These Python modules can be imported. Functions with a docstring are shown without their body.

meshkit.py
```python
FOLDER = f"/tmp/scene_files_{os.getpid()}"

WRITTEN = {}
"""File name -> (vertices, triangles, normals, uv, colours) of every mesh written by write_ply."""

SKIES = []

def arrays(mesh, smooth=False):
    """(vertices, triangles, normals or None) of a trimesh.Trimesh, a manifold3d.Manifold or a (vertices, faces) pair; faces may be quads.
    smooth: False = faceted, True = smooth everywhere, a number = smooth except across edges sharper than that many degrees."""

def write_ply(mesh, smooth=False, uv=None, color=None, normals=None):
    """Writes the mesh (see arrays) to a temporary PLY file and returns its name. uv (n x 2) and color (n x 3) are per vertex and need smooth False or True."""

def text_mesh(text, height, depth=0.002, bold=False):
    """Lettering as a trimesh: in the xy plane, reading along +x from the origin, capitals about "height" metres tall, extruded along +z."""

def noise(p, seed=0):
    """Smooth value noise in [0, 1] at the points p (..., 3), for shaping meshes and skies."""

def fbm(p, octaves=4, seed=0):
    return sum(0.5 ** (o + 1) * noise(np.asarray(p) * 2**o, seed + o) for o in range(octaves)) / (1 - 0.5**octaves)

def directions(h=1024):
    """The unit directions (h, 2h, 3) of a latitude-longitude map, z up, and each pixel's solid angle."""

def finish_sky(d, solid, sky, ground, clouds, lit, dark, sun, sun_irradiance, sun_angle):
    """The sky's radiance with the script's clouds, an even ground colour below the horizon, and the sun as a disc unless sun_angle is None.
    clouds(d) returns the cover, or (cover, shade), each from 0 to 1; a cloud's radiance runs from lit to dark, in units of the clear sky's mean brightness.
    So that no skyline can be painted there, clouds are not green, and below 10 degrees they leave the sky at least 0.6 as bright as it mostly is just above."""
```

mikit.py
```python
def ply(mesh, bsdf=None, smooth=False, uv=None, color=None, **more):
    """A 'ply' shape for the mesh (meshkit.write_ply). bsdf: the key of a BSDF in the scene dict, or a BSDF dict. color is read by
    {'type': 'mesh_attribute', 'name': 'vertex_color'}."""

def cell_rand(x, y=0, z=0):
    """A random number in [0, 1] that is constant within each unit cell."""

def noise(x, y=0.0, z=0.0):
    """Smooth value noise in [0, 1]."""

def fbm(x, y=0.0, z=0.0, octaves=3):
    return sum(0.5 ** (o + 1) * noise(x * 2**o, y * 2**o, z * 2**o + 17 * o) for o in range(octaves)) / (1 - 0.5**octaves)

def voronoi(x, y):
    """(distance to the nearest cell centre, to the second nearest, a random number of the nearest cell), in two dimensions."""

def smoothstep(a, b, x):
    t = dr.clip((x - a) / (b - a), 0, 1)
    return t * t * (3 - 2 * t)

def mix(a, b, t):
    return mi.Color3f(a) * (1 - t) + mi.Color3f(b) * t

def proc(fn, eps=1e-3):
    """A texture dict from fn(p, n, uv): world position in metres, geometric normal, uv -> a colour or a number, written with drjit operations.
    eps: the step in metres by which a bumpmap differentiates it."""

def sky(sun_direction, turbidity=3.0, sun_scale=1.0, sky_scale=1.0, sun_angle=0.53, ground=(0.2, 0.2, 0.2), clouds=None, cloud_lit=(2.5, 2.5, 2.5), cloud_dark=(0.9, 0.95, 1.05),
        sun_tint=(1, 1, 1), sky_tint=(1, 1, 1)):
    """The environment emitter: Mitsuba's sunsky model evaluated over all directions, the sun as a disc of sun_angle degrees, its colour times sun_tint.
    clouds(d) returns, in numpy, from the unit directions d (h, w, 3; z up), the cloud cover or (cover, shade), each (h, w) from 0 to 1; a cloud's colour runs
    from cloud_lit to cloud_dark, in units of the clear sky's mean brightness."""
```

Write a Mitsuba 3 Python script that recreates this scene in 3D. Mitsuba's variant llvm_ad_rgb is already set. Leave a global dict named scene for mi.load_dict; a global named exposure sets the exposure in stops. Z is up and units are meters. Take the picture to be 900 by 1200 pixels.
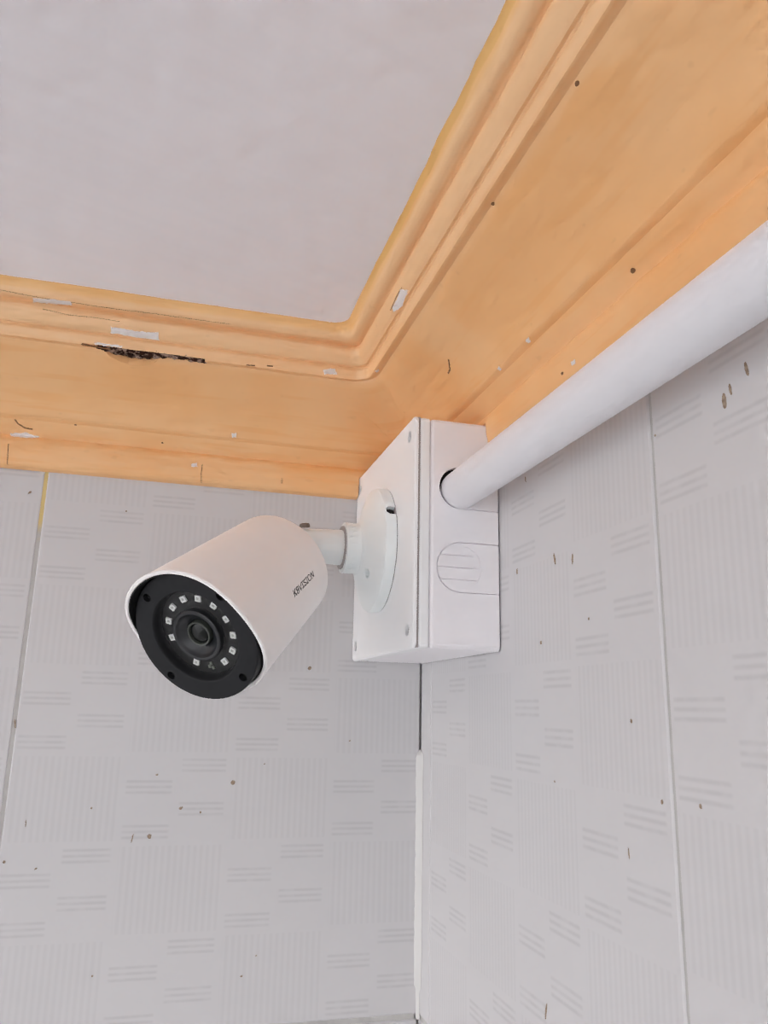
import math, random
import numpy as np, trimesh, manifold3d as m3
import drjit as dr, mitsuba as mi
import mikit, meshkit
from mikit import noise, fbm, smoothstep, mix, cell_rand

T = mi.ScalarTransform4f
scene, labels = {"type": "scene"}, {}

# ------------------------------------------------------------------ camera, sky, exposure
EYE = np.array([-0.16721, -0.51769, -0.15335])
YAW, PITCH, ROLL = 0.26175, 0.2433, 0.0225
fw = np.array([math.cos(PITCH) * math.sin(YAW), math.cos(PITCH) * math.cos(YAW), math.sin(PITCH)])
rt = np.array([math.cos(YAW), -math.sin(YAW), 0.0])
up = np.cross(rt, fw)
r2 = rt * math.cos(ROLL) + up * math.sin(ROLL)
u2 = np.cross(r2, fw)
scene["camera"] = {"type": "perspective", "fov": 51.5502, "fov_axis": "x", "near_clip": 0.01, "far_clip": 200.0,
                   "to_world": T().look_at(origin=EYE.tolist(), target=(EYE + fw).tolist(), up=u2.tolist())}
exposure = 4.58
scene["sky"] = mikit.sky((-0.8, -0.35, 0.5), turbidity=4.0, sun_scale=0.0, sky_scale=1.0, ground=(0.48, 0.475, 0.475),
                         clouds=lambda d: (0.75 + 0.25 * meshkit.fbm(d * 3.0 + 5.0, 4), 0.5 * meshkit.fbm(d * 4.0 + 9.0, 4)),
                         cloud_lit=(1.9, 1.9, 1.95), cloud_dark=(1.1, 1.12, 1.18))

# ------------------------------------------------------------------ measures (metres; the room corner is x = y = 0, the top of the box z = 0)
BD, BW, BH = 0.0482, 0.1336, 0.1230          # box: depth out of the right wall, width, height
ZC = 0.0775                                  # ceiling
ZF = -2.25                                   # floor
TILE_W, TILE_H, ZT0 = 0.25, 0.40, -0.3325    # tiles; ZT0 = lower edge of the top course
XL, YR = -0.2479, -0.2729                    # the joints in view on the left and the right wall

# ------------------------------------------------------------------ helpers
def numbered(key):
    if key not in scene and not any(k.startswith(key + "__") for k in scene):
        return key
    n = 1
    while f"{key}_{n:03d}" in scene or any(k.startswith(f"{key}_{n:03d}__") for k in scene):
        n += 1
    return f"{key}_{n:03d}"

def put(name, mesh, bsdf, parent=None, smooth=False, label=None, category=None, group=None, kind=None, uv=None, **more):
    key = numbered(f"{parent}__{name}" if parent else name)
    scene[key] = mikit.ply(mesh, bsdf, smooth=smooth, uv=uv, **more)
    tag(key, label, category, group, kind)
    return key

def tag(key, label=None, category=None, group=None, kind=None):
    d = {k: v for k, v in dict(label=label, category=category, group=group, kind=kind).items() if v}
    if d:
        labels[key] = d

def tm(man):
    m = man.to_mesh()
    return trimesh.Trimesh(m.vert_properties[:, :3], m.tri_verts, process=False)

def man(mesh):
    return m3.Manifold(m3.Mesh(np.asarray(mesh.vertices, np.float32), np.asarray(mesh.faces, np.uint32)))

def boxm(lo, hi):
    lo, hi = np.array(lo, float), np.array(hi, float)
    return m3.Manifold.cube((hi - lo).tolist()).translate(lo.tolist())

def rbox(lo, hi, r, seg=16):
    lo, hi = np.array(lo, float) + r, np.array(hi, float) - r
    s = m3.Manifold.sphere(r, seg)
    return m3.Manifold.batch_hull([s.translate([(lo, hi)[a][0], (lo, hi)[b][1], (lo, hi)[c][2]]) for a in (0, 1) for b in (0, 1) for c in (0, 1)])

def plate(lo, hi, r, ch, axis=0):
    """A plate normal to x, corners of radius r in the yz plane, edges of the -x face chamfered by ch."""
    (x0, y0, z0), (x1, y1, z1) = lo, hi
    def slab(xa, xb, i):
        cs = m3.CrossSection.square([y1 - y0 - 2 * r, z1 - z0 - 2 * r]).translate([y0 + r, z0 + r]).offset(r - i, m3.JoinType.Round, 2.0, 40)
        return m3.Manifold.extrude(cs, xb - xa).transform(np.array([[0, 0, 1, xa], [1, 0, 0, 0], [0, 1, 0, 0]], float))
    return m3.Manifold.batch_hull([slab(x0, x0 + 1e-5, ch), slab(x0 + 0.4 * ch, x0 + 0.4 * ch + 1e-5, 0.3 * ch), slab(x0 + ch, x1, 0)])

def frame(o, a, u):
    """4x4 that takes local z to a and local x to u, at o."""
    a = np.array(a, float) / np.linalg.norm(a)
    u = np.array(u, float) - a * np.dot(u, a)
    u /= np.linalg.norm(u)
    M = np.eye(4)
    M[:3, 0], M[:3, 1], M[:3, 2], M[:3, 3] = u, np.cross(a, u), a, o
    return M

def lathe(prof, n=96):
    """prof: list of (radius, height); a closed surface of revolution about z when it starts and ends at radius 0."""
    p = np.array(prof, float)
    a = np.linspace(0, 2 * np.pi, n, endpoint=False)
    v = np.stack([p[:, 0:1] * np.cos(a), p[:, 0:1] * np.sin(a), np.repeat(p[:, 1:2], n, 1)], -1).reshape(-1, 3)
    i = np.arange(len(p) - 1)[:, None] * n + np.arange(n)
    j = np.arange(len(p) - 1)[:, None] * n + (np.arange(n) + 1) % n
    f = np.vstack([np.stack([i, j, j + n], -1).reshape(-1, 3), np.stack([i, j + n, i + n], -1).reshape(-1, 3)])
    m = trimesh.Trimesh(v, f, process=False)
    m.merge_vertices()
    m.update_faces(m.nondegenerate_faces())
    return m

def xf(mesh, M):
    m = mesh.copy()
    m.apply_transform(M)
    return m

def cyl(r, z0, z1, n=32):
    return m3.Manifold.cylinder(z1 - z0, r, r, n).translate([0, 0, z0])

def mm(man_, M):
    return man_.transform(np.asarray(M)[:3].astype(float))

# ------------------------------------------------------------------ materials
def principled(color, rough, spec=0.5, **k):
    c = mikit.proc(color) if callable(color) else {"type": "rgb", "value": list(color)}
    return {"type": "twosided", "bsdf": {"type": "principled", "base_color": c, "roughness": rough, "specular": spec, **k}}

def bumped(color, rough, fn, eps=2e-4, spec=0.5, **k):
    c = mikit.proc(color) if callable(color) else {"type": "rgb", "value": list(color)}
    return {"type": "twosided", "bsdf": {"type": "bumpmap", "arbitrary": mikit.proc(fn, eps), "scale": 1.0,
            "bsdf": {"type": "principled", "base_color": c, "roughness": rough, "specular": spec, **k}}}

def pulse(t, a, b, s):
    return smoothstep(a - s, a + s, t) * (1 - smoothstep(b - s, b + s, t))

def frac(x):
    return x - dr.floor(x)

def tile_pattern(uv):
    """Faint printed weave of the tile: squares of upright ribs and squares of three-line dashes; uv in metres from the tile's pattern origin."""
    h, k = uv.x / 0.03125, -uv.y / 0.0125
    c, b = dr.floor(h * 0.5), dr.floor(k * 0.25)
    odd = frac((b + c) * 0.5) > 0.25                              # a dash square
    rib = 0.5 + 0.5 * dr.sin(2 * np.pi * uv.x / (0.0625 / 17))
    edge = pulse(frac(h * 0.5), 0.03, 0.97, 0.01) * pulse(frac(k * 0.25), 0.03, 0.97, 0.01)
    fh, fk = frac(h), frac(k)
    right = frac(h * 0.5) > 0.5
    evenk = frac(k * 0.5) < 0.5
    on = dr.select(right, evenk, ~evenk)
    lines = pulse(fk, 0.19, 0.30, 0.05) + pulse(fk, 0.44, 0.55, 0.05) + pulse(fk, 0.69, 0.80, 0.05)
    dash = dr.select(on, lines * pulse(fh, 0.08, 0.92, 0.03), 0.0)
    return dr.select(odd, 0.0, rib * edge), dr.select(odd, dash, 0.0)

def tile_color(p, n, uv):
    rib, dash = tile_pattern(uv)
    wear = fbm(p.x * 160 + 3, p.y * 160, p.z * 160, 3)
    fade = smoothstep(0.25, 0.6, wear)
    base = mix((0.520, 0.506, 0.510), (0.488, 0.478, 0.485), fbm(p.x * 9, p.y * 9, p.z * 9 + 3, 3))
    base *= 1 - 0.040 * rib - 0.10 * dash * (0.55 + 0.45 * fade)
    return base

def tile_bump(p, n, uv):
    rib, dash = tile_pattern(uv)
    return -0.00003 * rib - 0.00005 * dash + 0.0004 * noise(p.x * 14 + 5, p.y * 14, p.z * 14)

scene["mat_tile"] = bumped(tile_color, 0.38, tile_bump, 3e-4, 0.4)

def grout_color(p, n, uv):
    stain = smoothstep(-0.052, -0.038, p.z + 0.012 * noise(p.z * 300, p.x * 90, p.y * 90)) * smoothstep(-0.2, -0.24, p.x)
    g = mix((0.36, 0.35, 0.338), (0.47, 0.46, 0.445), fbm(p.x * 200, p.y * 200, p.z * 120, 3))
    return mix(g, (0.56, 0.44, 0.20), stain)
scene["mat_grout"] = principled(grout_color, 0.8, 0.2)
scene["mat_caulk"] = bumped((0.56, 0.55, 0.54), 0.5, lambda p, n, uv: 0.0006 * fbm(p.x * 300, p.y * 300, p.z * 120, 3), 2e-4)

def ceiling_color(p, n, uv):
    t = fbm(p.x * 12 + 4, p.y * 12, 0, 3)
    s = fbm((p.x * 0.35 - p.y) * 160, (p.x + p.y * 0.35) * 14, 2, 2)
    return mix((0.715, 0.688, 0.712), (0.755, 0.727, 0.748), t) * (0.985 + 0.03 * s)
def ceiling_bump(p, n, uv):
    return 0.0012 * fbm((p.x * 0.35 - p.y) * 150, (p.x + p.y * 0.35) * 16, 2, 3) + 0.0011 * fbm(p.x * 90, p.y * 90, 1, 3)
scene["mat_ceiling"] = bumped(ceiling_color, 0.6, ceiling_bump, 5e-4, 0.3)

def paint_color(p, n, uv):
    x, y, z = p.x, p.y, p.z
    big = fbm(x * 26 + 7, y * 26, z * 26, 3)
    streak = fbm(x * 22 + y * 22, z * 320, (x - y) * 4 + 3, 3)
    c = mix((0.725, 0.395, 0.170), (0.735, 0.432, 0.208), smoothstep(0.3, 0.7, big))
    c = mix(c, (0.70, 0.350, 0.125), 0.45 * smoothstep(0.55, 0.75, streak))
    c = mix(c, (0.70, 0.44, 0.150), 0.30 * smoothstep(0.0715, 0.0745, z + 0.002 * noise(x * 80, y * 80, 3)))   # ochre coat next to the ceiling
    c = mix(c, (0.74, 0.485, 0.275), 0.65 * smoothstep(0.047, 0.053, z) * (1 - smoothstep(0.0715, 0.0745, z)))       # thinner, paler coat on the bands
    c = mix(c, (0.62, 0.36, 0.100), 0.55 * smoothstep(0.0752, 0.0764, z + 0.001 * noise(x * 60, y * 60, 9)) * smoothstep(-0.10, -0.16, y))      # amber run of paint at the ceiling
    grime = smoothstep(0.74, 0.86, fbm(x * 120 + 31, y * 120, z * 200, 3))
    return c * (1 - 0.06 * grime)
def paint_bump(p, n, uv):
    x, y, z = p.x, p.y, p.z
    return 0.0014 * fbm(x * 70 + 3, y * 70, z * 110, 4) + 0.0007 * fbm((x + y) * 30, z * 420, 5, 2)
scene["mat_paint"] = bumped(paint_color, 0.42, paint_bump, 4e-4, 0.45)
scene["mat_chip"] = bumped((0.66, 0.62, 0.60), 0.85, lambda p, n, uv: 0.001 * fbm(p.x * 500, p.y * 500, p.z * 500, 3), 2e-4, 0.1)
scene["mat_debris"] = principled(lambda p, n, uv: mix((0.035, 0.016, 0.010), (0.30, 0.21, 0.165), smoothstep(0.45, 0.66, fbm(p.x * 420, p.y * 420, p.z * 420, 3))), 0.95, 0.05)
scene["mat_hairline"] = principled((0.19, 0.10, 0.05), 0.9, 0.1)
scene["mat_speck"] = principled(lambda p, n, uv: mix((0.18, 0.13, 0.09), (0.36, 0.29, 0.23), noise(p.x * 900, p.y * 900, p.z * 900)), 0.8, 0.2)
scene["mat_box"] = bumped((0.71, 0.690, 0.708), 0.42, lambda p, n, uv: 0.00012 * fbm(p.x * 700, p.y * 700, p.z * 700, 2), 1.5e-4, 0.45)
scene["mat_lid"] = bumped((0.70, 0.705, 0.71), 0.36, lambda p, n, uv: 0.00010 * fbm(p.x * 700, p.y * 700, p.z * 700, 2), 1.5e-4, 0.45)
scene["mat_pipe"] = bumped(lambda p, n, uv: mix((0.645, 0.632, 0.652), (0.615, 0.604, 0.624), fbm(p.x * 60, p.y * 14, p.z * 60, 3)), 0.40,
                           lambda p, n, uv: 0.0003 * fbm(p.x * 200, p.y * 30, p.z * 200, 2), 3e-4, 0.45)
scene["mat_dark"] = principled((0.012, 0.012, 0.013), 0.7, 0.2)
scene["mat_seam"] = principled((0.30, 0.28, 0.275), 0.85, 0.15)
scene["mat_housing"] = bumped(lambda p, n, uv: mix((0.74, 0.715, 0.70), (0.70, 0.68, 0.67), fbm(p.x * 40, p.y * 40, p.z * 40, 3)), 0.36,
                              lambda p, n, uv: 0.00008 * fbm(p.x * 900, p.y * 900, p.z * 900, 2), 1.5e-4, 0.45)
scene["mat_mount"] = principled((0.70, 0.735, 0.735), 0.34, 0.5)
scene["mat_screw"] = principled((0.34, 0.325, 0.315), 0.40, 0.5, metallic=0.8)
scene["mat_screw_dark"] = principled((0.16, 0.13, 0.11), 0.45, 0.4, metallic=0.6)
scene["mat_black"] = bumped((0.010, 0.0105, 0.012), 0.55, lambda p, n, uv: 0.0001 * fbm(p.x * 1500, p.y * 1500, p.z * 1500, 2), 1e-4, 0.22)
scene["mat_pcb"] = principled((0.004, 0.0045, 0.0045), 0.5, 0.3)
scene["mat_ring"] = principled((0.010, 0.011, 0.013), 0.32, 0.45)
scene["mat_lens"] = principled((0.003, 0.004, 0.0035), 0.08, 0.35)
scene["mat_lens_ring"] = principled((0.040, 0.045, 0.038), 0.25, 0.5)
scene["mat_window"] = {"type": "thindielectric", "int_ior": 1.15}
scene["mat_led"] = principled((0.55, 0.56, 0.55), 0.35, 0.5)
scene["mat_led_die"] = principled((0.30, 0.30, 0.27), 0.4, 0.5)
scene["mat_sensor"] = principled((0.10, 0.11, 0.09), 0.4, 0.5)
scene["mat_ink"] = principled((0.045, 0.042, 0.045), 0.6, 0.3)
scene["mat_plaster"] = principled((0.55, 0.53, 0.52), 0.8, 0.2)
scene["mat_floor"] = principled(lambda p, n, uv: mix((0.15, 0.147, 0.142), (0.19, 0.187, 0.18), fbm(p.x * 3, p.y * 3, 1, 3)), 0.45, 0.4)
scene["mat_ground"] = principled(lambda p, n, uv: mix((0.46, 0.455, 0.445), (0.50, 0.495, 0.485), fbm(p.x, p.y, 1, 4)), 0.9, 0.1)

# ------------------------------------------------------------------ the setting
X_OPEN, Y_OPEN = -2.4, -4.8      # how far the roof of the veranda reaches
def slab(lo, hi):
    lo, hi = np.array(lo, float), np.array(hi, float)
    return trimesh.creation.box(hi - lo, trimesh.transformations.translation_matrix((lo + hi) / 2))

put("ceiling", slab((X_OPEN, Y_OPEN, ZC), (0.15, 0.15, ZC + 0.12)), "mat_ceiling", kind="structure", label="pale lilac-white painted ceiling with brush marks")
put("floor", slab((X_OPEN, Y_OPEN, ZF - 0.1), (0.15, 0.15, ZF)), "mat_floor", kind="structure", label="pale floor of the veranda")
put("ground", slab((-30, -30, ZF - 0.35), (30, 30, ZF - 0.12)), "mat_ground", kind="structure", label="pale paved ground outside")

def to_left(s, d, z):    # s metres along the left wall from the corner, d metres out of it
    return (-s, -d, z)
def to_right(s, d, z):
    return (-d, -s, z)

def tile_mesh(put_at, s0, s1, z0, z1, so, zo, back=0.0):
    """A glazed tile 6 mm thick with an eased edge, its front d = -back; so, zo: pattern origin."""
    e = 0.0007
    pts, uvs, faces = [], [], []
    for d, i in ((-0.006, 0.0), (-e, 0.0), (0.0, e)):
        for s, z in ((s0 + i, z0 + i), (s1 - i, z0 + i), (s1 - i, z1 - i), (s0 + i, z1 - i)):
            pts.append(put_at(s, d - back, z)); uvs.append((so(s), z - zo))
    for k in (0, 4):
        for a in range(4):
            b = (a + 1) % 4
            faces += [(k + a, k + b, k + 4 + b), (k + a, k + 4 + b, k + 4 + a)]
    faces += [(8, 9, 10), (8, 10, 11), (0, 2, 1), (0, 3, 2)]
    m = trimesh.Trimesh(pts, faces, process=False)
    if m.volume < 0:
        m.invert()
    # faceted, each face with its own vertices so that uv survives
    idx = m.faces.reshape(-1)
    return trimesh.Trimesh(m.vertices[idx], np.arange(len(idx)).reshape(-1, 3), process=False), np.array(uvs)[idx]

ZTOP = ZT0 + TILE_H
for side, put_at, cols in (("left", to_left, 5), ("right", to_right, 5)):
    w = f"wall_{side}"
    if side == "left":
        put(w, slab((X_OPEN, 0.006, ZF), (0.15, 0.15, ZC)), "mat_plaster", kind="structure", label="left wall faced with white glazed tiles")
        put("grout", slab((-1.29, 0.0009, ZT0 - 2 * (TILE_H + 0.003)), (-0.0022, 0.006, 0.06)), "mat_grout", w, label="grey grout, stained yellow at the top")
    else:
        put(w, slab((0.006, Y_OPEN, ZF), (0.15, 0.006, ZC)), "mat_plaster", kind="structure", label="right wall faced with white glazed tiles")
        put("grout", slab((0.0009, -1.49, ZT0 - 2 * (TILE_H + 0.003)), (0.006, 0.0, 0.06)), "mat_grout", w)
    for row in range(3):
        z1 = min(ZTOP - row * (TILE_H + 0.003), 0.060)
        z0 = ZT0 - row * (TILE_H + 0.003)
        zo = ZTOP + 0.05 - row * (TILE_H + 0.003)
        if side == "left":
            spans = [(0.0007, -XL - 0.0010, -XL - 0.0004)] + [(-XL + 0.0010 + k * 0.253, -XL + 0.2516 + k * 0.253, -XL + 0.2516 + k * 0.253) for k in range(cols - 1)]
            for j, (s0, s1, so) in enumerate(spans):
                m, uv = tile_mesh(put_at, s0, s1, z0, z1, lambda s, so=so: so - s, zo, 0.0005 if j == 1 else 0.0)
                put("tile", m, "mat_tile", w, uv=uv)
        else:
            m, uv = tile_mesh(put_at, 0.0002, 0.0206, z0, z1, lambda s: 0.0002 * s, zo)
            put("tile", m, "mat_tile", w, uv=uv, label="narrow cut strip of tile beside the corner")
            for k in range(cols):
                s0 = 0.0214 + k * 0.253
                m, uv = tile_mesh(put_at, s0, s0 + 0.2511, z0, z1, lambda s, s0=s0: s - s0, zo)
                put("tile", m, "mat_tile", w, uv=uv)

# sealant bead in the corner, below the open gap
rng = np.random.default_rng(4)
zz = np.linspace(-0.1785, -0.335, 60)
ring = []
for i, z in enumerate(zz):
    k = 0.2 if i == 0 else 1.0
    j = rng.normal(0, 0.00018, 2)
    kk = k * (1.0 if z > -0.318 else 0.55)
    ring.append([(0.0015, 0.0015, z), (-0.0030 * kk + j[0], 0.0002, z), (-0.0024 * kk, -0.0017 * kk, z), (-0.0010 * kk, -0.0040 * kk + j[1], z), (-0.0002, -0.0064 * kk + j[1], z)])
ring = np.array(ring)
n = 5
v = ring.reshape(-1, 3)
f = []
for i in range(len(zz) - 1):
    for a in range(n):
        b = (a + 1) % n
        f += [(i * n + a, i * n + b, i * n + n + b), (i * n + a, i * n + n + b, i * n + n + a)]
f += [(0, a + 1, a) for a in range(1, n - 1)] + [((len(zz) - 1) * n, (len(zz) - 1) * n + a, (len(zz) - 1) * n + a + 1) for a in range(1, n - 1)]
bead = trimesh.Trimesh(v, f, process=False)
bead.fix_normals()
put("sealant_bead", bead, "mat_caulk", "wall_right", smooth=50, label="white sealant bead run down the corner")

# ------------------------------------------------------------------ the cornice: one moulding carried round the corner
PROF = np.array([(0, -13.5), (5.0, -13.4), (6.4, -12.4), (7.2, -10), (7.7, -6), (7.8, -1), (7.5, 2.5), (6.6, 5.2), (5.4, 6.6), (5.0, 7.0), (5.8, 8.2), (8.6, 11.4), (10.6, 13.6), (11.5, 14.9), (11.9, 15.6),
                 (13.6, 16.2), (14.9, 16.8), (15.6, 17.6), (17.4, 20.6), (20.2, 24.8), (24.4, 29.8), (29.6, 34.6), (35.4, 39.0), (41.6, 43.0), (46.6, 46.2), (50.2, 48.9), (52.0, 50.6), (53.4, 50.6), (55.4, 49.8), (56.8, 50.1), (57.4, 51.4), (57.9, 54),
                 (58.2, 56.4), (57.6, 57.7), (58.4, 58.2), (60.0, 57.9), (62.2, 59.2), (64.2, 61.9), (65.2, 64.6), (65.4, 66.8), (64.4, 68.4), (64.0, 69.4), (65.0, 69.9), (67.6, 69.4), (70.4, 69.8), (71.8, 71.2), (72.6, 73.2), (73.2, 75.4), (74.6, 77.0), (75.8, 77.6), (75.8, 79.5), (0, 79.5)]) / 1000.0

def resample(P, step):
    out = []
    for a, b in zip(P[:-1], P[1:]):
        k = max(1, int(np.ceil(np.linalg.norm(b - a) / step)))
        out += [a + (b - a) * i / k for i in range(k)]
    return np.array(out + [P[-1]])

FRONT = resample(PROF[1:-2], 0.0022)
ARC = np.r_[0, np.cumsum(np.linalg.norm(np.diff(FRONT, axis=0), axis=1))]
FULL = np.vstack([PROF[:1], FRONT, PROF[-2:]])
S_LEFT = np.r_[np.linspace(1.3, 0.45, 22)[:-1], np.linspace(0.45, 0.1, 100)]
S_RIGHT = np.r_[np.linspace(0.1, 0.45, 100), np.linspace(0.45, 1.49, 26)[1:]]
NA = 13

def path(d, r):
    """The moulding's run at distance d from the walls: along the left wall, round an eased mitre of radius r, along the right wall."""
    L = np.array([(-s, -d) for s in S_LEFT])
    a = np.linspace(0, np.pi / 2, NA)
    arc = np.stack([-d - r + r * np.sin(a), -d - r + r * np.cos(a)], -1)
    R = np.array([(-d, -s) for s in S_RIGHT])
    return np.vstack([L, arc, R])

rows = []
for i, (d, z) in enumerate(FULL):
    xy = path(d, float(np.interp(d, [0, 0.008, 0.015, 0.03, 0.05, 0.0555, 0.058, 0.066, 0.075], [0.001, 0.003, 0.006, 0.020, 0.020, 0.012, 0.008, 0.006, 0.010])))
    rows.append(np.c_[xy, np.full(len(xy), z)])
G = np.array(rows)                                        # profile x path x 3
# lumps of old paint: push the visible surface by noise, along the profile's own normal in the section
tang = np.gradient(FULL, axis=0)
nrm = np.stack([-tang[:, 1], tang[:, 0]], -1)
nrm /= np.linalg.norm(nrm, axis=1, keepdims=True)
if nrm[np.argmin(abs(FULL[:, 1] - 0.035)), 1] > 0:
    nrm = -nrm
amp = np.ones(len(FULL)); amp[[0, 1, -1, -2]] = 0
lump = (meshkit.fbm(G * np.array([28, 28, 60.]) + 11, 3) - 0.5) * 0.0014 + (meshkit.fbm(G * np.array([120, 120, 160.]) + 5, 2) - 0.5) * 0.0005
inner = np.array([[1.0, 0.0] if k >= len(S_LEFT) + NA // 2 else [0.0, 1.0] for k in range(G.shape[1])])
disp = lump * amp[:, None]
G[:, :, :2] -= inner[None] * (disp * nrm[:, :1])[..., None]
G[:, :, 2] += disp * nrm[:, 1:2]
np_, nk = G.shape[:2]
idx = np.arange(np_ * nk).reshape(np_, nk)
a, b, c, d_ = idx, np.roll(idx, -1, 0), None, None
q = np.stack([idx[:, :-1], idx[:, 1:], b[:, 1:], b[:, :-1]], -1).reshape(-1, 4)
faces = np.vstack([q[:, [0, 1, 2]], q[:, [0, 2, 3]]])
cap = trimesh.creation.triangulate_polygon(__import__("shapely").Polygon(FULL), engine="earcut")
vc, fc = cap
from scipy.spatial import cKDTree
back = cKDTree(FULL).query(vc)[1]
fc = back[fc]
capL, capR = idx[:, 0][fc], idx[:, -1][fc]
cornice = trimesh.Trimesh(G.reshape(-1, 3), np.vstack([faces, capL, capR[:, ::-1]]), process=False)
trimesh.repair.fix_normals(cornice)
cm = man(cornice)
if cm.status() != m3.Error.NoError:
    print("CORNICE NOT MANIFOLD", cm.status())
cm = cm - boxm((-BD - 0.0006, -BW - 0.0006, -0.05), (0.01, 0.01, 0.0006))    # cut away where the box sits
# the crack under the upper band of the left run: a long wedge, open to the room
CR = [(0.2290, 0.0002), (0.2190, 0.0009), (0.2130, 0.0032), (0.2030, 0.0048), (0.1955, 0.0044), (0.1885, 0.0036), (0.1840, 0.0016), (0.1785, 0.0013), (0.1710, 0.0014), (0.1585, 0.0015)]
secs = []
for s, h in [(s_, 1.3 * h_) for s_, h_ in CR]:      # opened from the fillet's lower edge (d = 57 mm) inwards along its underside and the top of the cove; h grows with the gap
    g = 0.0568 - 1.55 * h - 0.0012
    secs.append([(-s, -0.0572, 0.0508), (-s, -0.0572, 0.0440), (-s, -g, 0.0440 - 0.002), (-s, -g + 0.0004, 0.0525 + 0.3 * h), (-s, -0.0566, 0.0512)])
wedge = m3.Manifold()
for A, B in zip(secs[:-1], secs[1:]):
    wedge += m3.Manifold.hull_points(np.array(A + B, np.float64))
cm2 = cm - wedge
cornice = tm(cm2)
G_PATH = G
put("trim_1", cornice, "mat_paint", smooth=32, kind="structure", label="orange painted plaster cornice moulding running round the corner under the ceiling")

# dirt packed in the crack
rng = np.random.default_rng(8)
crumbs = m3.Manifold()
for sA, hA in zip(np.linspace(0.2275, 0.1592, 70), np.interp(np.linspace(0.1592, 0.2275, 70), [c[0] for c in CR[::-1]], [c[1] for c in CR[::-1]])[::-1]):
    g = 0.0568 - 1.55 * 1.3 * hA - 0.0012
    for k in range(3 if hA > 0.0008 else 0):
        u = rng.uniform(0, 1)
        d = g + (0.0562 - g) * u
        r = rng.uniform(0.0007, 0.0013)
        zc = 0.0518 - 0.0012 * (1 - u) + rng.uniform(-0.0003, 0.0003)
        crumbs += m3.Manifold.sphere(r, 8).scale([1.5, 1.0, 0.8]).translate([-sA + rng.uniform(-0.0006, 0.0006), -d, zc])
    if hA > 0.0008:
        crumbs += boxm((-sA - 0.0008, -0.0564, 0.0514), (-sA + 0.0008, -g - 0.0002, 0.0530))
put("crack_dirt", tm(crumbs), "mat_debris", "trim_1", label="dark brown dirt in the long crack under the upper band")

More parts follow.
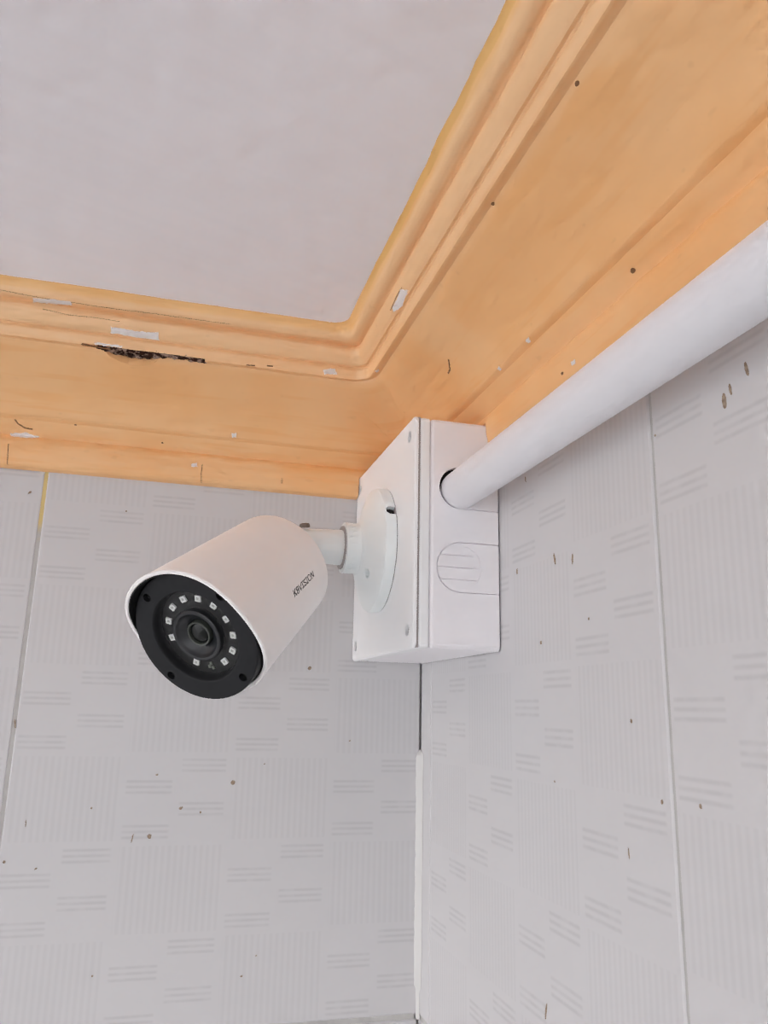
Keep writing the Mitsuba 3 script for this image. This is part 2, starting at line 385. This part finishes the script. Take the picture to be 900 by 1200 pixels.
# marks on the old paint, as thin flakes lying on the moulding: (run, outline in mm: metres along the run, run of the profile)
KL = len(S_LEFT) + NA // 2
def on_cornice(run, s, t, lift):
    i = np.interp(np.where(t > 0.08, t + 0.0026, t), ARC, np.arange(len(ARC))) + 1
    S = np.array([-G[5, k, 0] for k in range(KL)]) if run == "left" else np.array([-G[5, k, 1] for k in range(KL, G.shape[1])])
    kk = np.interp(s, S[::-1], np.arange(KL)[::-1]) if run == "left" else np.interp(s, S, np.arange(KL, G.shape[1]))
    i0, k0 = np.minimum(i.astype(int), len(FULL) - 2), np.minimum(kk.astype(int), G.shape[1] - 2)
    fi, fk = (i - i0)[:, None], (kk - k0)[:, None]
    P = (G[i0, k0] * (1 - fi) * (1 - fk) + G[i0 + 1, k0] * fi * (1 - fk) + G[i0, k0 + 1] * (1 - fi) * fk + G[i0 + 1, k0 + 1] * fi * fk)
    n2 = nrm[i0] * (1 - fi) + nrm[np.minimum(i0 + 1, len(FULL) - 1)] * fi
    N = np.c_[np.zeros(len(s)), -n2[:, 0], n2[:, 1]] if run == "left" else np.c_[-n2[:, 0], np.zeros(len(s)), n2[:, 1]]
    P = P.copy()
    if run == "left":
        P[:, 0] = -s
    else:
        P[:, 1] = -s
    return P + N * np.asarray(lift)[:, None]

import shapely
def flake(run, outline, name, mat, label=None, lift=0.00022, jag=0.0005, seed=0):
    poly = shapely.Polygon(np.array(outline) / 1000.0)
    pts = np.array(poly.segmentize(0.0012).exterior.coords)[:-1]
    r = np.random.default_rng(seed)
    pts += r.normal(0, jag * 0.5, pts.shape)
    poly = shapely.Polygon(pts).buffer(0)
    if poly.geom_type != "Polygon":
        poly = max(poly.geoms, key=lambda g_: g_.area)
    v2, f2 = trimesh.creation.triangulate_polygon(poly, engine="earcut")
    v2, f2 = trimesh.remesh.subdivide_to_size(np.c_[v2, np.zeros(len(v2))], f2, 0.0022)
    m2 = trimesh.Trimesh(v2, f2)
    top = on_cornice(run, m2.vertices[:, 0], m2.vertices[:, 1], np.full(len(m2.vertices), lift))
    bot = on_cornice(run, m2.vertices[:, 0], m2.vertices[:, 1], np.full(len(m2.vertices), -0.0004))
    e = m2.edges_sorted
    u, c_ = np.unique(e, axis=0, return_counts=True)
    rim = u[c_ == 1]
    n_ = len(top)
    side = np.vstack([np.c_[rim[:, 0], rim[:, 1], rim[:, 1] + n_], np.c_[rim[:, 0], rim[:, 1] + n_, rim[:, 0] + n_]])
    mesh = trimesh.Trimesh(np.vstack([top, bot]), np.vstack([m2.faces, m2.faces[:, ::-1] + n_, side]), process=False)
    trimesh.repair.fix_normals(mesh)
    put(name, mesh, mat, "trim_1", label=label)

CHIPS = [("left", [(256.4, 118.6), (246, 120.2), (236.0, 120.4), (235.6, 116.2), (246, 114.6), (257.0, 113.4)]),
         ("left", [(213.6, 104.4), (205, 104.2), (196, 104.0), (186.6, 105.0), (186.0, 99.6), (196, 99.2), (206, 100.4), (213.5, 100.6)]),
         ("left", [(222.5, 91.8), (206.7, 91.9), (206.6, 90.4), (221.5, 90.4)]),
         ("left", [(85.6, 93.4), (78.5, 95.0), (76.5, 91.2), (85.0, 90.6)]),
         ("right", [(73.7, 88.9), (77.9, 87.4), (74.2, 85.6), (72.3, 87.0)]),
         ("right", [(155.5, 104.8), (159.2, 101.2), (150.0, 100.2), (143.6, 99.4), (134.7, 102.0), (136, 103.6), (146, 104.2)]),
         ("left", [(270.9, 22.6), (262, 24.2), (253.5, 22.6), (258, 20.4), (270.4, 20.2)]),
         ("left", [(137.4, 39.6), (134.1, 40.0), (133.8, 37.1), (137.0, 36.9)]),
         ("left", [(160.9, 13.3), (157.2, 13.7), (156.9, 11.2), (160.7, 10.8)]),
         ("right", [(202.8, 36.8), (205.4, 37.0), (204.4, 34.8), (201.6, 34.6)]),
         ("right", [(168.6, 36.8), (171.0, 36.9), (170.6, 35.2), (168.4, 35.2)]),
         ("right", [(230.6, 8.6), (234.0, 8.8), (233.4, 6.8), (231.0, 6.9)])]
for k, (run, o) in enumerate(CHIPS):
    flake(run, o, "paint_chip", "mat_chip", label="bare white patch where the orange paint has flaked off" if k in (0, 1, 5) else None, seed=k)

def stroke(run, pts, wdt, name, mat, seed=0, label=None):
    p_ = np.array(pts, float)
    line = shapely.LineString(p_).buffer(wdt, cap_style="flat" if wdt < 0.35 else "round")
    if line.geom_type != "Polygon":
        line = max(line.geoms, key=lambda g_: g_.area)
    flake(run, np.array(line.exterior.coords)[:-1], name, mat, label, lift=0.00012, jag=0.00004, seed=seed)
HAIR = [("left", [(229.0, 89.6), (218.0, 88.6), (213.5, 88.2)], 0.45), ("left", [(273.4, 121.2), (246.5, 119.9), (218.8, 119.6), (190.3, 119.9), (146, 120.4)], 0.09), ("left", [(251, 109.2), (237.2, 107.9), (224, 108.4), (209, 108.2)], 0.11),
        ("left", [(153.8, 13.2), (154.1, 7), (153.4, 0.8)], 0.22), ("left", [(101.8, 9.3), (101.5, 5.2)], 0.2), ("left", [(270.6, 14.5), (269.8, 1.2)], 0.22),
        ("right", [(134.2, 59.6), (131.2, 57.6), (128.6, 55.6), (124.6, 54.9)], 0.42), ("left", [(133.2, 90.0), (128.6, 90.2)], 0.35), ("left", [(120.6, 91.2), (117.6, 91.3)], 0.4),
        ("left", [(267.9, 32.2), (266.4, 30.0), (262.6, 27.4), (258.4, 27.0)], 0.40), ("right", [(156.5, 104.9), (146, 104.9), (132.6, 103.9)], 0.22)]
for k, (run, p_, wdt) in enumerate(HAIR):
    stroke(run, p_, wdt, "hairline_crack", "mat_hairline", seed=k)
DOTS = [("right", 280.3, 26.5, 1.0), ("right", 250.5, 84.5, 0.8), ("right", 222.0, 7.2, 0.7), ("right", 319.5, 83.2, 0.8), ("left", 233, 33, 0.5), ("left", 180, 27, 0.5)]
for k, (run, s_0, t_0, r_0) in enumerate(DOTS):
    a_ = np.linspace(0, 2 * np.pi, 10, endpoint=False)
    flake(run, np.c_[s_0 + r_0 * 1.3 * np.cos(a_), t_0 + r_0 * np.sin(a_)], "fly_speck", "mat_hairline", jag=0.0001, seed=30 + k)

# droppings and specks stuck to the tiles: (metres along, height, length, width) in mm
SP_R = [(194.8, -85.3, 6.0, 1.5), (211.3, -88.2, 4.6, 1.3), (314.4, -54.5, 5.5, 2.0), (317.6, -51.6, 4.5, 1.1), (325.6, -48.0, 5.5, 1.4), (154.3, -84.8, 3.2, 1.6), (166.4, -40.0, 3.0, 0.9), (223.1, -115.3, 1.3, 0.9),
        (178.9, -121.8, 1.8, 1.5), (250.8, -155.5, 1.6, 1.4), (244.8, -201.7, 4.0, 0.7), (267.1, -181.8, 1.6, 1.3), (287.7, -180.9, 1.6, 1.3), (174.9, -274.9, 7.0, 1.2), (276.4, -53.4, 1.0, 0.9), (188.6, -182.0, 1.0, 0.8)]
SP_L = [(75.9, -128.5, 2.6, 2.2), (120.2, -198.7, 2.8, 2.4), (166.8, -228.7, 2.4, 2.6), (176.3, -229.4, 5.5, 0.7), (150.0, -213.2, 2.4, 1.6), (138.4, -215.7, 1.2, 1.1), (165.5, -194.3, 1.3, 1.1), (200.7, -212.8, 1.3, 1.0),
        (235.2, -220.7, 4.0, 0.6), (243.9, -240.8, 1.6, 1.6), (227.0, -244.7, 1.6, 1.0), (100.4, -295.6, 1.0, 0.8), (108.2, -306.0, 1.4, 1.0), (191.0, -301.3, 1.2, 0.9), (247.6, -166.0, 5.0, 0.9), (47.8, -173.3, 1.3, 1.0),
        (73.5, -37.3, 1.0, 0.8), (256.2, -27.5, 2.4, 1.2), (198.3, -34.5, 1.0, 0.9), (101.6, -187.7, 0.9, 0.8)]
for side, put_at, L_ in (("right", to_right, SP_R), ("left", to_left, SP_L)):
    r = np.random.default_rng(21)
    for s0, z0, ln, wd in L_:
        b_ = trimesh.creation.icosphere(2, 1.0)
        v_ = np.array(b_.vertices)
        v_ *= 1 + 0.35 * (meshkit.noise(v_ * 1.7 + r.uniform(0, 50, 3)) - 0.5)[:, None]
        tilt = r.normal(0, 0.15) + (0.9 if side == "left" and ln < 3 else 0)
        a_, c_ = v_[:, 0] * wd / 2000, v_[:, 1] * ln / 2000
        s_a, z_a = s0 / 1000 + a_ * math.cos(tilt) - c_ * math.sin(tilt), z0 / 1000 + a_ * math.sin(tilt) + c_ * math.cos(tilt)
        V = np.array([put_at(x_, d_0, z_) for x_, d_0, z_ in zip(s_a, v_[:, 2] * 0.00035, z_a)])
        b_ = trimesh.Trimesh(V, b_.faces, process=False)
        trimesh.repair.fix_normals(b_)
        put("dirt_speck", b_, "mat_speck", f"wall_{side}", smooth=True)

# ------------------------------------------------------------------ the junction box
jb = "junction_box"
body = rbox((-0.0397, -BW, -BH), (0.004, -0.0008, 0.0), 0.0028, 24) ^ boxm((-0.1, -1, -1), (-0.0009, 1, 1))
def u_outline(cx, cz, r, wdt):
    """A knock-out: a U open towards the wall, as a thin groove in the near side."""
    def u(rr):
        return m3.CrossSection.circle(rr, 48) + m3.CrossSection.square([0.06, 2 * rr]).translate([0, -rr])
    cs = (u(r) - u(r - wdt))
    return m3.Manifold.extrude(cs, 0.004).transform(np.array([[1, 0, 0, cx], [0, 0, 1, -BW - 0.0028], [0, 1, 0, cz]], float))
HX, HZ = -0.0228, -0.0380
KX, KZ, KR = -0.0223, -0.0808, 0.0134
body -= mm(cyl(0.0114, -0.03, 0.03, 64), frame((HX, -BW, HZ), (0, 1, 0), (1, 0, 0)))          # hole of the conduit
for s in (-1,):
    body -= boxm((HX + 0.002, -BW - 0.001, HZ - 0.0117), (0.01, -BW + 0.0010, HZ - 0.0112))
body -= u_outline(KX, KZ, KR, 0.0005)
for k, (dz, x0, x1) in enumerate(((0.0062, -0.0112, 0.0068), (-0.0002, -0.0128, 0.0088), (-0.0066, -0.0112, 0.0088))):
    body -= boxm((KX + x0, -BW - 0.001, KZ + dz - 0.00025), (KX + x1, -BW + 0.0009, KZ + dz + 0.00025))
body -= m3.Manifold.extrude(m3.CrossSection.circle(0.0112, 40) - m3.CrossSection.circle(0.0108, 40) - m3.CrossSection.square([0.03, 0.03]).translate([-0.03, -0.015]), 0.0013).transform(
    np.array([[1, 0, 0, KX + 0.0004], [0, 0, 1, -BW - 0.001], [0, 1, 0, KZ]], float))
put("body", tm(body), "mat_box", jb, smooth=35)
tag(jb, "white square plastic junction box fixed in the corner under the cornice", "junction box")
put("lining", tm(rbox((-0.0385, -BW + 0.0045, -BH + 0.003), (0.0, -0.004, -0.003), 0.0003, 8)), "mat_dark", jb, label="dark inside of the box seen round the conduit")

collar = rbox((-0.0457, -BW, -BH), (-0.0305, -0.0008, 0.0), 0.0024, 24) ^ boxm((-0.1, -1, -1), (-0.03985, 1, 1))
SCR = [(-0.0100, -0.0090), (-0.1240, -0.0088), (-0.0095, -0.1140), (-0.1245, -0.1135)]
front = plate((-BD, -BW - 0.0005, -BH - 0.0005), (-0.0462, -0.0004, 0.0006), 0.0042, 0.0009)
neck = plate((-0.0464, -BW + 0.0008, -BH + 0.0008), (-0.0440, -0.0016, -0.0008), 0.004, 0.0001)
lid = front + collar + neck
for y, z in SCR:
    lid -= mm(cyl(0.0032, -0.0020, 0.01, 32), frame((-BD + 0.0009, y, z), (-1, 0, 0), (0, 1, 0)))
lk = put("lid", tm(lid), "mat_lid", jb, smooth=35, label="flat front cover with a rim")
for y, z in SCR:
    head = cyl(0.0028, 0, 0.0011, 28) - boxm((-0.0022, -0.0004, 0.0004), (0.0022, 0.0004, 0.01)) - boxm((-0.0004, -0.0022, 0.0004), (0.0004, 0.0022, 0.01))
    put("screw", tm(mm(head, frame((-BD + 0.0026, y, z), (-1, 0, 0), (0, 0.8, 0.6)))), "mat_screw", lk, label="grey cross-head screw")
put("seam", tm(boxm((-0.0461, -BW + 0.0003, -BH + 0.0003), (-0.0450, -0.0011, -0.0003))), "mat_seam", jb, label="thin dark seam between the cover's front and its rim")

# ------------------------------------------------------------------ the conduit
PX, PZ, PR = -0.0222, -0.0388, 0.0105
Mp = frame((PX, -BW + 0.003, PZ), (0, -1, 0), (1, 0, 0))
pipe = cyl(PR, 0, 1.35, 96) - cyl(PR - 0.0015, -1, 2, 48)
put("conduit_pipe", tm(mm(pipe, Mp)), "mat_pipe", smooth=40, label="white round plastic conduit running from the junction box along the right wall", category="pipe")

# ------------------------------------------------------------------ the surveillance camera
sc = "security_camera"
tag(sc, "white bullet security camera with black face and lens ring on the junction box cover", "security camera")
F = np.array([-0.15454, -0.13961, -0.12321])
A = np.array([-0.53955, -0.63556, -0.55222]); A /= np.linalg.norm(A)
U = np.array([0.76234, -0.64718, 0.0])
M = frame(F, A, U)            # local z forward out of the face, x to the right as one looks along -z at the face, y up
V = M[:3, 1]
# housing: a tapering tube, its front edge cut aslant so that it overhangs the face at the top
def RO(s):                    # outer radius, s metres behind the face
    return 0.0357 - 0.0052 * np.clip((s - 0.004) / 0.076, -0.2, 1)
nphi = 128
ph = np.linspace(0, 2 * np.pi, nphi, endpoint=False)
w_ = np.degrees(np.abs((ph - math.radians(82) + np.pi) % (2 * np.pi) - np.pi))      # how far round from the top of the sunshade
s_front = np.interp(w_, [0, 48, 62, 76, 90, 105, 120, 180], [-6.2, -6.0, -5.0, -2.9, 0.2, 3.2, 6.5, 11.0]) / 1000
s_front = np.convolve(np.r_[s_front[-8:], s_front, s_front[:8]], np.ones(9) / 9, "same")[8:-8]
L = 0.0805
rings = []
def ringat(s, r):
    s = np.broadcast_to(s, ph.shape)
    r = np.broadcast_to(r, ph.shape)
    return np.stack([r * np.cos(ph), r * np.sin(ph), -s], -1)
th = 0.0021
rings.append(ringat(L, 0.0 + 1e-6))
rings.append(ringat(L, 0.026)); rings.append(ringat(L - 0.0001, 0.0280)); rings.append(ringat(L - 0.0008, 0.0296)); rings.append(ringat(L - 0.0022, RO(L - 0.0022)))
for t in np.linspace(0.06, 0.97, 14):
    s = (L - 0.0022) * (1 - t) + s_front * t
    rings.append(ringat(s, RO(s)))
rings.append(ringat(s_front + 0.0006, RO(s_front)))
rings.append(ringat(s_front + 0.0001, RO(s_front) - 0.0004))
rings.append(ringat(s_front, RO(s_front) - 0.0009))
rings.append(ringat(s_front + 0.0002, RO(s_front) - th + 0.0003))
rings.append(ringat(s_front + 0.0008, RO(s_front) - th))
rings.append(ringat(0.022, 0.0322)); rings.append(ringat(0.022, 1e-6))
def stitch(rings):
    v = np.vstack(rings); k = len(rings[0]); f = []
    for i in range(len(rings) - 1):
        a = np.arange(k) + i * k; b = (np.arange(k) + 1) % k + i * k
        f.append(np.stack([a, b, b + k], -1)); f.append(np.stack([a, b + k, a + k], -1))
    m = trimesh.Trimesh(v, np.vstack(f), process=False)
    m.merge_vertices(digits_vertex=7)
    m.update_faces(m.nondegenerate_faces())
    if m.volume < 0:
        m.invert()
    return m
hk = put("housing", xf(stitch(rings), M), "mat_housing", sc, smooth=35, label="white tapering housing with a slanted sunshade rim")
# black lining under the sunshade
lin = [ringat(s_front + 0.0006, RO(s_front) - th - 0.00005), ringat(0.0215, 0.0320), ringat(0.0215, 0.0316), ringat(s_front + 0.0006, RO(s_front) - th - 0.0005)]
lin.append(lin[0])
put("shade_lining", xf(stitch(lin), M), "mat_pcb", sc, smooth=35, label="black inside of the sunshade")

# the lettering, wrapped on the housing
txt = meshkit.text_mesh("KBVISION", 0.0034, 0.0003, bold=True)
txt = trimesh.Trimesh(*trimesh.remesh.subdivide_to_size(txt.vertices, txt.faces, 0.0012), process=False)
tv = np.array(txt.vertices)
w = tv[:, 0].max()
s_ = 0.0375 + (tv[:, 0] / w) * 0.0250
phi_ = math.radians(1.0) + tv[:, 1] / 0.033
rr_ = RO(s_) - 0.00012 + tv[:, 2] * 0.5
txt.vertices = np.stack([rr_ * np.cos(phi_), rr_ * np.sin(phi_), -s_], -1)
txt.fix_normals()
put("lettering", xf(txt, M), "mat_ink", hk, label="small dark printed lettering")

# the black face: rim, bevel, bezel screws
FR = 0.0330
face = lathe([(0, -0.021), (0.0322, -0.021), (FR - 0.0004, -0.012), (FR, -0.0012), (FR - 0.0003, -0.0003), (FR - 0.0012, 0.0), (0.0236, 0.0), (0.0230, -0.0003), (0.0226, -0.0010), (0.0222, -0.0030), (0.0220, -0.0068), (0, -0.0068)], 128)
fm = man(face)
for k in range(4):
    t = math.radians(43.7 + 90 * k)
    fm -= cyl(0.0021, -0.0035, 0.01, 28).translate([0.0289 * math.cos(t), 0.0289 * math.sin(t), 0])
fk = put("face_ring", xf(tm(fm), M), "mat_black", sc, smooth=35, label="matt black front ring")
for k in range(4):
    t = math.radians(43.7 + 90 * k)
    h = cyl(0.0018, 0, 0.0012, 24) - boxm((-0.0013, -0.0003, 0.0006), (0.0013, 0.0003, 0.01)) - boxm((-0.0003, -0.0013, 0.0006), (0.0003, 0.0013, 0.01))
    put("screw", tm(mm(h, M @ trimesh.transformations.translation_matrix((0.0289 * math.cos(t), 0.0289 * math.sin(t), -0.0035)))), "mat_pcb", fk)
# circuit board with the ring of lamps
def at(x, y, z):
    return M @ trimesh.transformations.translation_matrix((x, y, z))
pk = put("circuit_board", xf(lathe([(0.0125, -0.0067), (0.0219, -0.0067), (0.0219, -0.0058), (0.0125, -0.0058), (0.0125, -0.0067)], 96), M), "mat_pcb", sc)
for k in range(13):
    t = math.radians(159 - 27.6 * k)
    Mk = at(0.0176 * math.cos(t), 0.0176 * math.sin(t), -0.0058) @ trimesh.transformations.rotation_matrix(t, (0, 0, 1))
    if k == 11:
        continue
    if k == 9:
        for dx, dy in ((-0.0011, 0), (0.0011, 0.0006), (0.0004, -0.0013)):
            put("light_sensor", tm(mm(boxm((-0.0008 + dx, -0.0006 + dy, 0), (0.0008 + dx, 0.0006 + dy, 0.0008)), Mk)), "mat_sensor", pk)
        continue
    h = 0.00155
    lk2 = put("infrared_lamp", tm(mm(rbox((-h, -h, -0.0003), (h, h, 0.0010), 0.0002, 8) - boxm((-0.0007, -0.0007, 0.0007), (0.0007, 0.0007, 0.01)), Mk)), "mat_led", sc, smooth=30, label="small pale square infrared lamp")
    put("die", tm(mm(boxm((-0.0006, -0.0006, 0.0006), (0.0006, 0.0006, 0.00085)), Mk)), "mat_led_die", lk2)
# lens barrel and lens
put("lens_barrel", xf(lathe([(0.0125, -0.0066), (0.0130, -0.0022), (0.0129, -0.0014), (0.0124, -0.0010), (0.0112, -0.0011), (0.0106, -0.0018), (0.0098, -0.0030), (0.0066, -0.0052), (0.0062, -0.0066), (0.0125, -0.0066)], 96), M), "mat_ring", sc, smooth=35, label="glossy black ring round the lens")
put("lens_collar", xf(lathe([(0.0062, -0.0060), (0.0062, -0.0034), (0.0059, -0.0030), (0.0053, -0.0031), (0.0050, -0.0040), (0.0050, -0.0060), (0.0062, -0.0060)], 64), M), "mat_lens_ring", sc, smooth=35, label="thin greenish collar")
g = [(0, -0.0064), (0.0050, -0.0064)] + [(0.0050 * math.cos(t), -0.0046 + 0.0012 * math.sin(t)) for t in np.linspace(0, np.pi / 2, 12)]
g[-1] = (0, g[-1][1])
put("lens", xf(lathe(g, 64), M), "mat_lens", sc, smooth=35, label="dark glass lens")
# clear window over the lamps
put("front_glass", xf(lathe([(0.0130, -0.0027), (0.0223, -0.0027)], 96), M), "mat_window", sc, label="clear flat window over the ring of lamps")

# bracket: foot, dome, knurled ring, neck, ball, clamp screw
BY, BZ = -0.0676, -0.0615
Mb = frame((-BD, BY, BZ), (-1, 0, 0), (0, 1, 0))
BR = 0.0368
foot = lathe([(0, 0.0005), (BR, 0.0005), (BR, 0.0050), (BR - 0.0006, 0.0064), (BR - 0.0020, 0.0074), (BR - 0.006, 0.0086), (0.0245, 0.0112), (0.0185, 0.0128), (0.0160, 0.0138), (0.0150, 0.0150), (0.0148, 0.0165), (0.0, 0.0165)], 128)
fo = man(foot)
ta = math.radians(25)
slot = rbox((BR - 0.014, -0.0027, -0.01), (BR + 0.01, 0.0027, 0.0058), 0.0024, 16)
fo -= mm(slot, trimesh.transformations.rotation_matrix(math.radians(207.5), (0, 0, 1)))
hole_at = []
for t in (math.radians(132), math.radians(312)):
    fo -= cyl(0.0030, 0.0055, 0.03, 28).translate([0.0225 * math.cos(t), 0.0225 * math.sin(t), 0])
put("foot_gasket", xf(lathe([(0, 0), (BR - 0.0004, 0), (BR - 0.0004, 0.0006), (0, 0.0006)], 96), Mb), "mat_seam", sc, label="thin grey line round the bracket foot")
bk = put("bracket_foot", tm(mm(fo, Mb)), "mat_mount", sc, smooth=30, label="round domed white foot of the bracket")
put("slot_inside", tm(mm(rbox((BR - 0.0138, -0.0026, 0.0004), (BR - 0.0016, 0.0026, 0.0056), 0.0018, 16), Mb @ trimesh.transformations.rotation_matrix(math.radians(207.5), (0, 0, 1)))), "mat_dark", bk, label="dark cable slot")
ringp = [(0.0, 0.0160), (0.0148, 0.0160), (0.0150, 0.0225), (0.0148, 0.0232), (0.0140, 0.0235), (0.0, 0.0235)]
rg = man(lathe(ringp, 96))
for k in range(24):
    t = 2 * math.pi * k / 24
    rg -= mm(boxm((0.0146, -0.00025, 0.0175), (0.02, 0.00025, 0.0222)), trimesh.transformations.rotation_matrix(t, (0, 0, 1)))
put("locking_ring", tm(mm(rg, Mb)), "mat_mount", sc, smooth=30, label="ribbed white locking ring")
put("ring_gap", xf(lathe([(0, 0.0234), (0.0128, 0.0234), (0.0128, 0.0243), (0, 0.0243)], 64), Mb), "mat_seam", sc, smooth=30, label="dark gap beside the locking ring")
J = np.array([-0.0935, BY, BZ - 0.0005])
rear = F - A * (L - 0.0005)
def ball(c, r, k=40):
    return m3.Manifold.sphere(r, k).translate(np.asarray(c).tolist())
neckm = m3.Manifold.batch_hull([mm(cyl(0.0104, 0.0240, 0.0252, 48), Mb), mm(cyl(0.0100, 0.034, 0.036, 48), Mb)])
neckm += m3.Manifold.batch_hull([mm(cyl(0.0100, 0.034, 0.036, 48), Mb), ball(J, 0.0098)])
neckm += m3.Manifold.batch_hull([ball(J, 0.0098), mm(cyl(0.0105, -0.0005, 0.001, 48), frame(rear, -A, U))])
neckm += mm(cyl(0.0180, -0.0005, 0.0022, 64), frame(rear, -A, U))
nk_ = put("neck", tm(neckm), "mat_mount", sc, smooth=35, label="white swivel neck between housing and locking ring")
Ms = frame(J + np.array([-0.0015, -0.004, 0.0102]), (-0.15, -0.35, 1), (0, 1, 0))
sh = lathe([(0, 0), (0.0030, 0), (0.0030, 0.0012), (0.0026, 0.0020), (0.0, 0.0023)], 32)
shm = man(sh) - cyl(0.0013, 0.0008, 0.01, 6)
put("clamp_screw", tm(mm(shm, Ms)), "mat_screw_dark", nk_, smooth=35, label="dark steel clamp screw")
